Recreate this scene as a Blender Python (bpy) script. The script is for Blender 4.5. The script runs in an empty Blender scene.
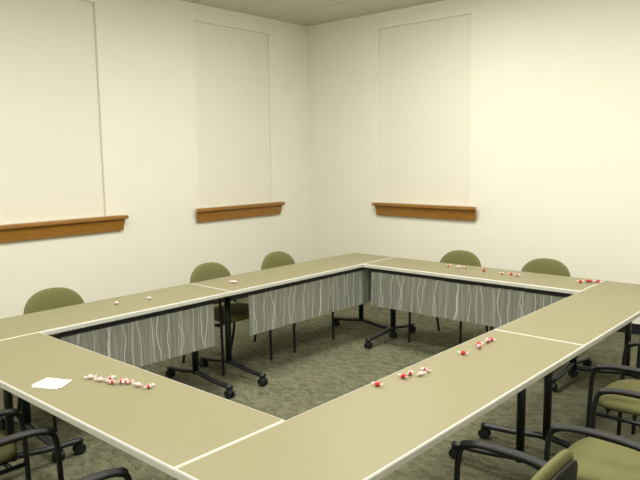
import bpy, bmesh, math, random
from mathutils import Vector, Matrix
random.seed(7)
D=bpy.data
COL=bpy.context.scene.collection
bpy.context.scene.view_settings.view_transform='Standard'

# ---------------- materials ----------------
def srgb(r,g,b):
    f=lambda c:(c/255/12.92) if c/255<=0.04045 else ((c/255+0.055)/1.055)**2.4
    return (f(r),f(g),f(b),1)
def mat(name,c1,c2=None,scale=50,rough=0.6,bump=0,bscale=None,detail=3,metal=0,spec=0.5,coord='Object'):
    m=D.materials.new(name); m.use_nodes=True
    nt=m.node_tree; b=nt.nodes['Principled BSDF']
    b.inputs['Roughness'].default_value=rough; b.inputs['Metallic'].default_value=metal
    b.inputs['Specular IOR Level'].default_value=spec
    tc=nt.nodes.new('ShaderNodeTexCoord')
    nz=nt.nodes.new('ShaderNodeTexNoise'); nz.inputs['Scale'].default_value=scale; nz.inputs['Detail'].default_value=detail
    nt.links.new(tc.outputs[coord],nz.inputs['Vector'])
    cr=nt.nodes.new('ShaderNodeValToRGB'); cr.color_ramp.elements[0].position=0.35; cr.color_ramp.elements[1].position=0.65
    cr.color_ramp.elements[0].color=c1; cr.color_ramp.elements[1].color=c2 or c1
    nt.links.new(nz.outputs['Fac'],cr.inputs['Fac']); nt.links.new(cr.outputs['Color'],b.inputs['Base Color'])
    if bump:
        n2=nt.nodes.new('ShaderNodeTexNoise'); n2.inputs['Scale'].default_value=bscale or scale; n2.inputs['Detail'].default_value=2
        nt.links.new(tc.outputs[coord],n2.inputs['Vector'])
        bp=nt.nodes.new('ShaderNodeBump'); bp.inputs['Strength'].default_value=bump; bp.inputs['Distance'].default_value=0.01
        nt.links.new(n2.outputs['Fac'],bp.inputs['Height']); nt.links.new(bp.outputs['Normal'],b.inputs['Normal'])
    return m
M_WALL=mat('wall_paint',srgb(229,227,214),srgb(231,229,216),3,0.9,0,120,spec=.2)
M_BLIND=mat('blind_fabric',srgb(225,223,209),srgb(227,225,212),40,0.9,0,200,spec=.2)
M_LAM=mat('olive_laminate',srgb(124,119,91),srgb(132,127,98),600,0.45,0.0,spec=0.3)
M_EDGE=mat('pale_edge_band',srgb(190,190,182),srgb(196,196,188),30,0.5)
M_BLK=mat('black_metal',srgb(18,18,22),srgb(24,24,28),30,0.4,spec=0.4)
M_RUB=mat('black_plastic',srgb(22,22,23),srgb(30,30,30),30,0.55,spec=0.3)
M_FAB=mat('olive_fabric',srgb(94,94,61),srgb(110,109,73),260,0.95,0.25,500,spec=0.1)
M_CARD=mat('white_paper',srgb(236,236,232),None,10,0.7)
M_RED=mat('red_candy',srgb(175,25,42),srgb(195,35,50),40,0.3)
M_WHT=mat('clear_wrapper',srgb(225,205,202),srgb(205,180,178),80,0.25)

def wood():
    m=D.materials.new('oak_wood'); m.use_nodes=True; nt=m.node_tree; b=nt.nodes['Principled BSDF']
    tc=nt.nodes.new('ShaderNodeTexCoord'); mp=nt.nodes.new('ShaderNodeMapping'); mp.inputs['Scale'].default_value=(1,1,12)
    nt.links.new(tc.outputs['Object'],mp.inputs['Vector'])
    nz=nt.nodes.new('ShaderNodeTexNoise'); nz.inputs['Scale'].default_value=6; nz.inputs['Detail'].default_value=6
    nt.links.new(mp.outputs['Vector'],nz.inputs['Vector'])
    cr=nt.nodes.new('ShaderNodeValToRGB'); cr.color_ramp.elements[0].position=.3; cr.color_ramp.elements[1].position=.7
    cr.color_ramp.elements[0].color=srgb(132,89,28); cr.color_ramp.elements[1].color=srgb(156,109,40)
    nt.links.new(nz.outputs['Fac'],cr.inputs['Fac']); nt.links.new(cr.outputs['Color'],b.inputs['Base Color'])
    b.inputs['Roughness'].default_value=.45
    return m
M_WOOD=wood()
def math_node(nt,op,a,b=None,c=None):
    n=nt.nodes.new('ShaderNodeMath'); n.operation=op
    for i,v in enumerate((a,b,c)):
        if v is None: continue
        if isinstance(v,(int,float)): n.inputs[i].default_value=v
        else: nt.links.new(v,n.inputs[i])
    return n.outputs[0]
def panel_mat():
    # grey fabric with thin wandering white vertical threads; object X = along, Z = up
    m=D.materials.new('streaked_panel_fabric'); m.use_nodes=True; nt=m.node_tree; b=nt.nodes['Principled BSDF']
    tc=nt.nodes.new('ShaderNodeTexCoord'); sp=nt.nodes.new('ShaderNodeSeparateXYZ'); nt.links.new(tc.outputs['Object'],sp.inputs[0])
    X,Z=sp.outputs['X'],sp.outputs['Z']
    masks=[]
    for k,(freq,amp,w) in enumerate(((9,0.05,0.02),(5.3,0.07,0.013))):
        cb=nt.nodes.new('ShaderNodeCombineXYZ'); nt.links.new(math_node(nt,'MULTIPLY',X,4.0),cb.inputs[0]); nt.links.new(math_node(nt,'MULTIPLY',Z,4.0),cb.inputs[2]); cb.inputs[1].default_value=k*7.7
        nz=nt.nodes.new('ShaderNodeTexNoise'); nz.inputs['Scale'].default_value=1; nz.inputs['Detail'].default_value=1
        nt.links.new(cb.outputs[0],nz.inputs['Vector'])
        off=math_node(nt,'MULTIPLY',math_node(nt,'SUBTRACT',nz.outputs['Fac'],.5),amp*2)
        u=math_node(nt,'MULTIPLY',math_node(nt,'ADD',X,off),freq)
        fr=math_node(nt,'FRACT',math_node(nt,'ADD',u,100.3))
        d=math_node(nt,'ABSOLUTE',math_node(nt,'SUBTRACT',fr,.5))
        masks.append(math_node(nt,'LESS_THAN',d,w))
    mk=math_node(nt,'MULTIPLY',math_node(nt,'MAXIMUM',masks[0],masks[1]),.7)
    nb=nt.nodes.new('ShaderNodeTexNoise'); nb.inputs['Scale'].default_value=70; nb.inputs['Detail'].default_value=4
    mp=nt.nodes.new('ShaderNodeMapping'); mp.inputs['Scale'].default_value=(1,1,.04); nt.links.new(tc.outputs['Object'],mp.inputs['Vector']); nt.links.new(mp.outputs[0],nb.inputs['Vector'])
    cr=nt.nodes.new('ShaderNodeValToRGB'); cr.color_ramp.elements[0].position=.35; cr.color_ramp.elements[1].position=.65
    cr.color_ramp.elements[0].color=srgb(112,115,105); cr.color_ramp.elements[1].color=srgb(140,142,132)
    nt.links.new(nb.outputs['Fac'],cr.inputs['Fac'])
    mx=nt.nodes.new('ShaderNodeMix'); mx.data_type='RGBA'; nt.links.new(mk,mx.inputs[0]); nt.links.new(cr.outputs['Color'],mx.inputs[6]); mx.inputs[7].default_value=srgb(215,217,208)
    nt.links.new(mx.outputs[2],b.inputs['Base Color']); b.inputs['Roughness'].default_value=.85
    return m
M_PAN=panel_mat()
def carpet():
    m=D.materials.new('carpet_tiles'); m.use_nodes=True; nt=m.node_tree; b=nt.nodes['Principled BSDF']
    tc=nt.nodes.new('ShaderNodeTexCoord')
    mp=nt.nodes.new('ShaderNodeMapping'); mp.inputs['Scale'].default_value=(14,24,1); nt.links.new(tc.outputs['Object'],mp.inputs['Vector'])
    vo=nt.nodes.new('ShaderNodeTexVoronoi'); vo.distance='CHEBYCHEV'; vo.inputs['Scale'].default_value=1.4; nt.links.new(mp.outputs[0],vo.inputs['Vector'])
    sp=nt.nodes.new('ShaderNodeSeparateColor'); nt.links.new(vo.outputs['Color'],sp.inputs[0])
    nz=nt.nodes.new('ShaderNodeTexNoise'); nz.inputs['Scale'].default_value=90; nz.inputs['Detail'].default_value=4; nt.links.new(tc.outputs['Object'],nz.inputs['Vector'])
    f=math_node(nt,'ADD',math_node(nt,'MULTIPLY',sp.outputs[0],.25),math_node(nt,'MULTIPLY',nz.outputs['Fac'],.75))
    cr=nt.nodes.new('ShaderNodeValToRGB'); cr.color_ramp.elements[0].position=.25; cr.color_ramp.elements[1].position=.75
    cr.color_ramp.elements[0].color=srgb(68,70,54); cr.color_ramp.elements[1].color=srgb(118,118,96)
    nt.links.new(f,cr.inputs['Fac']); nt.links.new(cr.outputs['Color'],b.inputs['Base Color'])
    b.inputs['Roughness'].default_value=1; b.inputs['Specular IOR Level'].default_value=.05
    bp=nt.nodes.new('ShaderNodeBump'); bp.inputs['Strength'].default_value=.4; bp.inputs['Distance'].default_value=.01
    nt.links.new(nz.outputs['Fac'],bp.inputs['Height']); nt.links.new(bp.outputs['Normal'],b.inputs['Normal'])
    return m
M_CARP=carpet()
def ceil_mat():
    m=D.materials.new('acoustic_ceiling_tile'); m.use_nodes=True; nt=m.node_tree; b=nt.nodes['Principled BSDF']
    tc=nt.nodes.new('ShaderNodeTexCoord')
    br=nt.nodes.new('ShaderNodeTexBrick'); br.offset=0; br.inputs['Scale'].default_value=1; br.inputs['Brick Width'].default_value=1.2; br.inputs['Row Height'].default_value=.6
    br.inputs['Mortar Size'].default_value=.012; br.inputs['Color1'].default_value=srgb(200,199,184); br.inputs['Color2'].default_value=srgb(203,202,187); br.inputs['Mortar'].default_value=srgb(182,180,163)
    nt.links.new(tc.outputs['Object'],br.inputs['Vector']); nt.links.new(br.outputs['Color'],b.inputs['Base Color'])
    b.inputs['Roughness'].default_value=.9
    return m
M_CEIL=ceil_mat()

# ---------------- mesh helpers ----------------
def empty(name,loc=(0,0,0),rz=0):
    e=D.objects.new(name,None); COL.objects.link(e); e.location=loc; e.rotation_euler=(0,0,rz); e.empty_display_size=.1
    return e
def mesh_obj(name,verts,faces,m,parent=None,smooth=False,loc=(0,0,0),rz=0):
    me=D.meshes.new(name); me.from_pydata([tuple(v) for v in verts],[],faces)
    bm=bmesh.new(); bm.from_mesh(me); bmesh.ops.recalc_face_normals(bm,faces=bm.faces); bm.to_mesh(me); bm.free()
    if smooth:
        for p in me.polygons: p.use_smooth=True
    if isinstance(m,(list,tuple)):
        for q in m: me.materials.append(q)
    else: me.materials.append(m)
    o=D.objects.new(name,me); COL.objects.link(o); o.location=loc; o.rotation_euler=(0,0,rz)
    if parent: o.parent=parent
    return o
def boxvf(x0,x1,y0,y1,z0,z1,off=0):
    v=[(x0,y0,z0),(x1,y0,z0),(x1,y1,z0),(x0,y1,z0),(x0,y0,z1),(x1,y0,z1),(x1,y1,z1),(x0,y1,z1)]
    f=[(0,3,2,1),(4,5,6,7),(0,1,5,4),(1,2,6,5),(2,3,7,6),(3,0,4,7)]
    return v,[tuple(i+off for i in q) for q in f]
def boxes(name,lst,m,parent=None,bevel=0,loc=(0,0,0),rz=0):
    V=[];F=[]
    for b in lst:
        v,f=boxvf(*b,off=len(V)); V+=v;F+=f
    o=mesh_obj(name,V,F,m,parent,loc=loc,rz=rz)
    if bevel:
        md=o.modifiers.new('bevel','BEVEL'); md.width=bevel; md.segments=3; md.limit_method='ANGLE'
        for p in o.data.polygons: p.use_smooth=False
    return o
def catmull(pts,n=6):
    P=[Vector(p) for p in pts]; out=[]
    for i in range(len(P)-1):
        a=P[max(i-1,0)];b=P[i];c=P[i+1];d=P[min(i+2,len(P)-1)]
        for k in range(n):
            t=k/n
            out.append(.5*((2*b)+(c-a)*t+(2*a-5*b+4*c-d)*t*t+(3*b-a-3*c+d)*t**3))
    out.append(P[-1]); return out
def tubevf(pts,r,seg=10,n=6,off=0,smooth=True,sx=1,sy=1):
    P=catmull(pts,n) if smooth else [Vector(p) for p in pts]
    V=[];F=[];nrm=None
    for i,p in enumerate(P):
        t=(P[min(i+1,len(P)-1)]-P[max(i-1,0)]).normalized()
        if nrm is None:
            nrm=t.orthogonal().normalized()
            if abs(t.x)<.9: nrm=(Vector((1,0,0))-t*t.x).normalized()
        else: nrm=(nrm-t*nrm.dot(t)).normalized()
        bn=t.cross(nrm)
        for k in range(seg):
            a=2*math.pi*k/seg
            V.append(p+nrm*math.cos(a)*r*sx+bn*math.sin(a)*r*sy)
    for i in range(len(P)-1):
        for k in range(seg):
            F.append((off+i*seg+k,off+i*seg+(k+1)%seg,off+(i+1)*seg+(k+1)%seg,off+(i+1)*seg+k))
    F.append(tuple(off+k for k in range(seg))); F.append(tuple(off+(len(P)-1)*seg+k for k in range(seg)))
    return V,F
def tubes(name,lst,m,parent):
    V=[];F=[]
    for kw in lst:
        v,f=tubevf(off=len(V),**kw); V+=v;F+=f
    return mesh_obj(name,V,F,m,parent,smooth=True)
def pad(name,w,h,t,m,parent,xf,n=2.8,taper=0,e=.45,U=48,R=16):
    V=[];F=[]
    for i in range(R+1):
        ph=math.pi*i/R
        r=abs(math.sin(ph))**e; z=math.copysign(abs(math.cos(ph))**.8,math.cos(ph))*t/2
        for k in range(U):
            a=2*math.pi*k/U; c,s=math.cos(a),math.sin(a)
            u=math.copysign(abs(c)**(2/n),c)*w/2*r; v=math.copysign(abs(s)**(2/n),s)*h/2*r
            u*=1+taper*v/h
            V.append(xf(u,v,z))
    for i in range(R):
        for k in range(U):
            F.append((i*U+k,i*U+(k+1)%U,(i+1)*U+(k+1)%U,(i+1)*U+k))
    o=mesh_obj(name,V,F,m,parent,smooth=True)
    bm=bmesh.new(); bm.from_mesh(o.data); bmesh.ops.remove_doubles(bm,verts=bm.verts,dist=1e-5); bmesh.ops.recalc_face_normals(bm,faces=bm.faces); bm.to_mesh(o.data); bm.free()
    for p in o.data.polygons: p.use_smooth=True
    return o

# ---------------- room ----------------
XL,YB,ZC=-2.355,4.896,3.421
XR,YF=5.6,-4.2
ZS,ZT=1.14,3.235
T=.2; RD=.05
def wall_with_niches(name,lo,hi,niches,axis):
    segs=[]
    edges=[lo]+[e for n in niches for e in n]+[hi]
    for i in range(0,len(edges),2): segs.append((edges[i],edges[i+1],0,ZC,0))
    for a,b in niches:
        segs.append((a,b,0,ZS,0)); segs.append((a,b,ZT,ZC,0)); segs.append((a,b,ZS,ZT,RD))
    L=[]
    for a,b,z0,z1,d in segs:
        if axis=='x': L.append((XL-T,XL-d,a,b,z0,z1))
        else: L.append((a,b,YB+d,YB+T,z0,z1))
    return boxes(name,L,M_WALL)
NL=[(.76,1.84),(3.03,4.19)]; NB=[(-1.20,0.04)]
wall_with_niches('wall_left',YF,YB+T,NL,'x')
wall_with_niches('wall_back',XL,XR,NB,'y')
boxes('wall_right',[(XR,XR+T,YF,YB+T,0,ZC)],M_WALL)
boxes('wall_front',[(XL-T,XR+T,YF-T,YF,0,ZC)],M_WALL)
boxes('floor',[(XL-T,XR+T,YF-T,YB+T,-.1,0)],M_CARP)
boxes('ceiling',[(XL-T,XR+T,YF-T,YB+T,ZC,ZC+.1)],M_CEIL)
boxes('baseboard_left',[(XL,XL+.012,YF,YB,0,.1)],M_RUB)
boxes('baseboard_back',[(XL+.012,XR,YB-.012,YB,0,.1)],M_RUB)
def blind(i,a,b,axis):
    e=empty('window_%d'%i)
    g=.001
    def bx(n,u0,u1,d0,d1,z0,z1,m,bv=0):
        if axis=='x': boxes(n,[(XL-d1,XL-d0,u0,u1,z0,z1)],m,e,bv)
        else: boxes(n,[(u0,u1,YB+d0,YB+d1,z0,z1)],m,e,bv)
    bx('shade',a+g,b-g,.028,.036,ZS+.03,ZT-.001,M_BLIND)
    bx('bottom_bar',a+g,b-g,.024,.04,ZS+.002,ZS+.03,M_BLIND,.003)
blind(1,*NL[0],'x'); blind(2,*NL[1],'x'); blind(3,*NB[0],'y')
def ledge(i,a,b,axis):
    prof=[(0,ZS+.01),(.085,ZS+.01),(.09,ZS+.002),(.09,ZS-.02),(.082,ZS-.026),(.058,ZS-.03),(.052,ZS-.05),(.04,ZS-.115),(.036,ZS-.145),(0,ZS-.145)]
    V=[];F=[];n=len(prof)
    for s in (0,1):
        for d,z in prof:
            ins=.09-d
            u=(a+ins*.6) if s==0 else (b-ins*.6)
            V.append((XL+d,u,z) if axis=='x' else (u,YB-d,z))
    for k in range(n): F.append((k,(k+1)%n,n+(k+1)%n,n+k))
    F.append(tuple(range(n))); F.append(tuple(range(n,2*n)))
    mesh_obj('trim_%d'%i,V,F,M_WOOD)
ledge(1,.5,2.04,'x'); ledge(2,2.925,4.33,'x'); ledge(3,-1.235,.185,'y')

M_EMI=D.materials.new('troffer_diffuser'); M_EMI.use_nodes=True
bb=M_EMI.node_tree.nodes['Principled BSDF']; bb.inputs['Emission Color'].default_value=(1,.97,.88,1); bb.inputs['Emission Strength'].default_value=3
for (x,y) in ((.3,.6),(.3,2.9),(2.9,.6),(2.9,2.6),(.3,-2.0),(2.9,-2.0)):
    e=empty('ceiling_light',(x,y,ZC))
    boxes('housing',[(-.62,.62,-.32,.32,-.04,-.001)],M_EDGE,e,.004)
    boxes('diffuser',[(-.58,.58,-.28,.28,-.046,-.04)],M_EMI,e)
    ld=D.lights.new('tube_glow','AREA'); ld.shape='RECTANGLE'; ld.size=1.15; ld.size_y=.55; ld.energy=54; ld.color=(1,.965,.88)
    lo=D.objects.new('tube_glow',ld); COL.objects.link(lo); lo.parent=e; lo.location=(0,0,-.06)
    ld=D.lights.new('upper_wall_fill','POINT'); ld.shadow_soft_size=.2; ld.energy=17; ld.color=(1,.965,.88)  # added fill light without a fixture, brightens the upper walls
    lo=D.objects.new('upper_wall_fill',ld); COL.objects.link(lo); lo.parent=e; lo.location=(0,0,-.45)

# ---------------- tables ----------------
W,LR,TW,H=1.98,3.027,.513,.74
def table(cx,cy,length,rz,p0,p1,l0,l1):
    """local X along length, local +Y = inner side. p0,p1 panel extents, l0,l1 leg positions (local x)"""
    e=empty('conference_table',(cx,cy,0),rz)
    g=.001; hl=length/2-g; hw=TW/2-g; b=.007
    boxes('top',[(-hl+b,hl-b,-hw+b,hw-b,H-.03,H)],M_LAM,e)
    V=[];F=[]
    prof=[(0,H),(b*.6,H-.001),(b,H-.006),(b,H-.028),(b*.5,H-.032),(0,H-.032)]
    n=len(prof)
    for sx,sy in ((-1,-1),(1,-1),(1,1),(-1,1)):
        for d,z in prof: V.append((sx*(hl-b+d),sy*(hw-b+d),z))
    for c in range(4):
        for k in range(n-1):
            a=c*n+k; q=((c+1)%4)*n+k
            F.append((a,q,q+1,a+1))
    mesh_obj('edge_band',V,F,M_EDGE,e)
    boxes('rails',[(l0,l1,-.06,-.02,H-.075,H-.04),(l0,l1,.06,.1,H-.075,H-.04),
                   (p0,p1,hw-.05,hw-.02,H-.065,H-.032)],M_BLK,e,.003)
    N=60; V=[];F=[]
    y0=hw-.032
    for j in range(2):
        for i in range(N+1):
            x=p0+(p1-p0)*i/N
            yo=.004*math.sin(x*9)+.003*math.sin(x*23+1)
            for k in range(9):
                z=H-.068-(.315)*k/8
                V.append((x,y0+yo*(k/8)+(.004 if j else 0),z))
    s=(N+1)*9
    for j in range(2):
        for i in range(N):
            for k in range(8):
                a=j*s+i*9+k; F.append((a,a+9,a+10,a+1))
    for i in range(N):
        F.append((i*9+8,(i+1)*9+8,s+(i+1)*9+8,s+i*9+8)); F.append((i*9,(i+1)*9,s+(i+1)*9,s+i*9))
    for k in range(8):
        F.append((k,k+1,s+k+1,s+k)); F.append((N*9+k,N*9+k+1,s+N*9+k+1,s+N*9+k))
    mesh_obj('modesty_panel',V,F,M_PAN,e,smooth=False)
    for li,lx in enumerate((l0,l1),1):
        V=[];F=[]
        v,f=tubevf([(lx,0,.10),(lx,0,H-.04)],.027,seg=16,smooth=False,sx=1.0,sy=.8); V+=v;F+=f
        v,f=tubevf([(lx,-.34,.078),(lx,-.18,.092),(lx,0,.115),(lx,.2,.092),(lx,.40,.078)],.024,seg=10,n=5,off=len(V),sx=1.0,sy=.75); V+=v;F+=f
        v,f=boxvf(lx-.03,lx+.03,-.19,.19,H-.046,H-.032,off=len(V)); V+=v;F+=f
        mesh_obj('leg_%d'%li,V,F,M_BLK,e,smooth=True)
        for ci,cyy in enumerate((-.325,.385)):
            V=[];F=[]
            for dx in (-.017,.017):
                v,f=tubevf([(lx+dx-.009,cyy,.031),(lx+dx-.007,cyy,.031),(lx+dx+.007,cyy,.031),(lx+dx+.009,cyy,.031)],.031,seg=20,smooth=False,off=len(V)); V+=v;F+=f
            v,f=tubevf([(lx,cyy,.035),(lx,cyy,.085)],.011,seg=10,smooth=False,off=len(V)); V+=v;F+=f
            v,f=tubevf([(lx-.012,cyy,.05),(lx+.012,cyy,.05)],.022,seg=14,smooth=False,off=len(V)); V+=v;F+=f
            mesh_obj('caster_%d_%d'%(li,ci+1),V,F,M_RUB,e)
    return e
SL,SR=1.454,1.677
lo,hi=-TW,LR+TW
cxL=-TW/2; cxR=W+TW/2
PI=math.pi
def lrun(y0,y1,pa,pb,la,lb):
    c=(y0+y1)/2; table(cxL,c,y1-y0,-PI/2,-(pb-c),-(pa-c),-(lb-c),-(la-c))
lrun(lo,SL,.14,1.30,.0,1.29)
lrun(SL,hi,1.64,3.30,1.62,3.33)
def rrun(y0,y1,pa,pb,la,lb):
    c=(y0+y1)/2; table(cxR,c,y1-y0,PI/2,pa-c,pb-c,la-c,lb-c)
rrun(lo,SR,0,1.45,-.15,1.5)
rrun(SR,hi,1.85,3.0,1.85,3.3)
cx=W/2
table(cx,LR+TW/2,W,PI,-(1.90-cx),-(.08-cx),-(1.85-cx),-(.16-cx))
table(cx,-TW/2,W,0,.12-cx,1.85-cx,.13-cx,1.83-cx)

# ---------------- chairs ----------------
def chair(x,y,rz):
    """front faces local +Y, origin on the floor under the seat centre"""
    e=empty('armchair',(x,y,0),rz)
    pad('seat',.47,.46,.075,M_FAB,e,lambda u,v,z:(u*(1+.12*v/.46),v+.01,.435+z-.015*(v/.23)**2*(1 if v>0 else 0)+.01),n=3.4)
    pad('backrest',.45,.34,.05,M_FAB,e,lambda u,v,z:(u,-.235-.16*(v+.05)*.9+.55*u*u+z-.0,.66+v),n=2.35,taper=-.12)
    pad('backrest_shell',.41,.30,.022,M_RUB,e,lambda u,v,z:(u,-.262-.16*(v+.05)*.9+.55*u*u+z,.655+v),n=2.35,taper=-.12)
    L=[]
    for s in (-1,1):
        X=s*.265
        L.append(dict(pts=[(X,.225,.0),(X,.22,.2),(X,.215,.45),(X,.205,.60),(X,.17,.645),(X,.08,.66),(X,-.12,.655),(X,-.22,.63)],r=.0115))
        L.append(dict(pts=[(X,-.30,.0),(X,-.25,.2),(X,-.225,.42),(X,-.22,.55),(X*.98,-.225,.64),(s*.2,-.235,.67),(s*.15,-.262,.675)],r=.0115))
        L.append(dict(pts=[(X,.217,.40),(X,-.228,.40)],r=.010,smooth=False))
    L.append(dict(pts=[(-.265,.15,.40),(.265,.15,.40)],r=.010,smooth=False))
    L.append(dict(pts=[(-.265,-.16,.40),(.265,-.16,.40)],r=.010,smooth=False))
    tubes('frame',L,M_BLK,e)
    A=[]
    for s in (-1,1):
        X=s*.265
        A.append(dict(pts=[(X,.19,.647),(X,.10,.665),(X,-.04,.668),(X,-.17,.655)],r=.014,sx=1.7,sy=.8))
    tubes('arm_pads',A,M_RUB,e)
    return e
def cL(y,x=-.50): chair(x,y,-PI/2)
def cB(x,y=3.52): chair(x,y,PI)
def cR(y,x=2.72): chair(x,y,PI/2)
def cN(x,y=-.71): chair(x,y,0)
for y in (.45,1.84,2.66): cL(y)
cB(.60); cB(1.42)
cR(.16,2.68); cR(1.05,2.88); cR(1.92,2.75); cR(2.75,2.75)
cN(.60); cN(1.44)

# ---------------- candies ----------------
def candies(items,name='wrapped_candies'):
    e=empty(name,(items[0][0],items[0][1],H))
    x0,y0=items[0][:2]
    for idx,(x,y,kind) in enumerate(items,1):
        ang=random.uniform(0,PI); V=[];F=[];MI=[]
        S=12;R=8; rad=.0125
        for i in range(R+1):
            ph=PI*i/R
            for k in range(S):
                a=2*PI*k/S; V.append(Vector((rad*math.sin(ph)*math.cos(a),rad*math.sin(ph)*math.sin(a),.0105+.0105*math.cos(ph))))
        for i in range(R):
            for k in range(S):
                F.append((i*S+k,i*S+(k+1)%S,(i+1)*S+(k+1)%S,(i+1)*S+k)); MI.append(1 if (kind=='r' or (k//2)%2) and kind!='w' else 0)
        for s in (-1,1):
            o=len(V);n=9
            for k in range(n):
                t=k/(n-1)-.5; zz=.003*(k%2)
                V.append(Vector((s*.011,t*.005,.010+zz*.3))); V.append(Vector((s*.026,t*.022,.009+zz+.004)))
            for k in range(n-1):
                a=o+2*k; F.append((a,a+1,a+3,a+2)); MI.append(0)
        rot=Matrix.Rotation(ang,3,'Z')
        V=[rot@v+Vector((x-x0,y-y0,.0005)) for v in V]
        ob=mesh_obj('candy_%d'%idx,V,F,[M_WHT,M_RED],e)
        for p,mi in zip(ob.data.polygons,MI): p.material_index=mi
def cl(cx,cy,spread,n,kinds,ax=(1,0),j=.02):
    its=[]
    for i in range(n):
        t=(i/(max(n-1,1))-.5)*spread
        its.append((cx+ax[0]*t+random.uniform(-j,j),cy+ax[1]*t+random.uniform(-j,j),kinds[i%len(kinds)]))
    candies(its)
candies([(.98,-.235,'w'),(1.045,-.225,'w'),(1.07,-.19,'m'),(1.115,-.21,'m'),(1.14,-.175,'m'),(1.17,-.165,'m'),(1.235,-.155,'w'),(1.29,-.135,'m')])
candies([(2.03,.51,'r')],'wrapped_candy')
cl(2.08,.74,.13,4,'rmwm',(.3,.9))
candies([(2.09,1.14,'r')],'wrapped_candy')
cl(2.09,1.37,.14,4,'mrmr',(.1,1))
cl(.79,3.37,.14,3,'mwm')
candies([(1.06,3.33,'r')],'wrapped_candy')
cl(1.31,3.30,.12,3,'mrm')
cl(1.91,3.38,.12,7,'rmrr',(1,.4),.03)
cl(-.235,1.68,.06,3,'wmw')
cl(-.27,.80,.22,2,'ww',(.3,1))
e=empty('paper_napkins',(.91,-.385,H),.5)
for k,(dx,dy,r) in enumerate(((0,0,0),(.008,.006,.12),(-.006,.01,-.08))):
    boxes('sheet_%d'%(k+1),[(-.062,.062,-.05,.05,.0006+k*.0018,.0020+k*.0018)],M_CARD,e,loc=(dx,dy,0),rz=r)

# ---------------- world + camera ----------------
w=D.worlds.new('room_ambient'); bpy.context.scene.world=w; w.use_nodes=True
w.node_tree.nodes['Background'].inputs[0].default_value=(.9,.87,.75,1); w.node_tree.nodes['Background'].inputs[1].default_value=.2
yaw,pitch,roll=-.7251,-.1264,-.0121
fwd=Vector((math.sin(yaw)*math.cos(pitch),math.cos(yaw)*math.cos(pitch),math.sin(pitch)))
right=Vector((math.cos(yaw),-math.sin(yaw),0)); up=right.cross(fwd)
r2=right*math.cos(roll)+up*math.sin(roll); u2=-right*math.sin(roll)+up*math.cos(roll)
cd=D.cameras.new('camera'); cd.sensor_width=36; cd.lens=655.7*36/640
co=D.objects.new('camera',cd); COL.objects.link(co)
mw=Matrix.Identity(4)
for i in range(3):
    mw[i][0]=r2[i]; mw[i][1]=u2[i]; mw[i][2]=-fwd[i]
mw[0][3],mw[1][3],mw[2][3]=3.651,-1.680,1.7215
co.matrix_world=mw
bpy.context.scene.camera=co
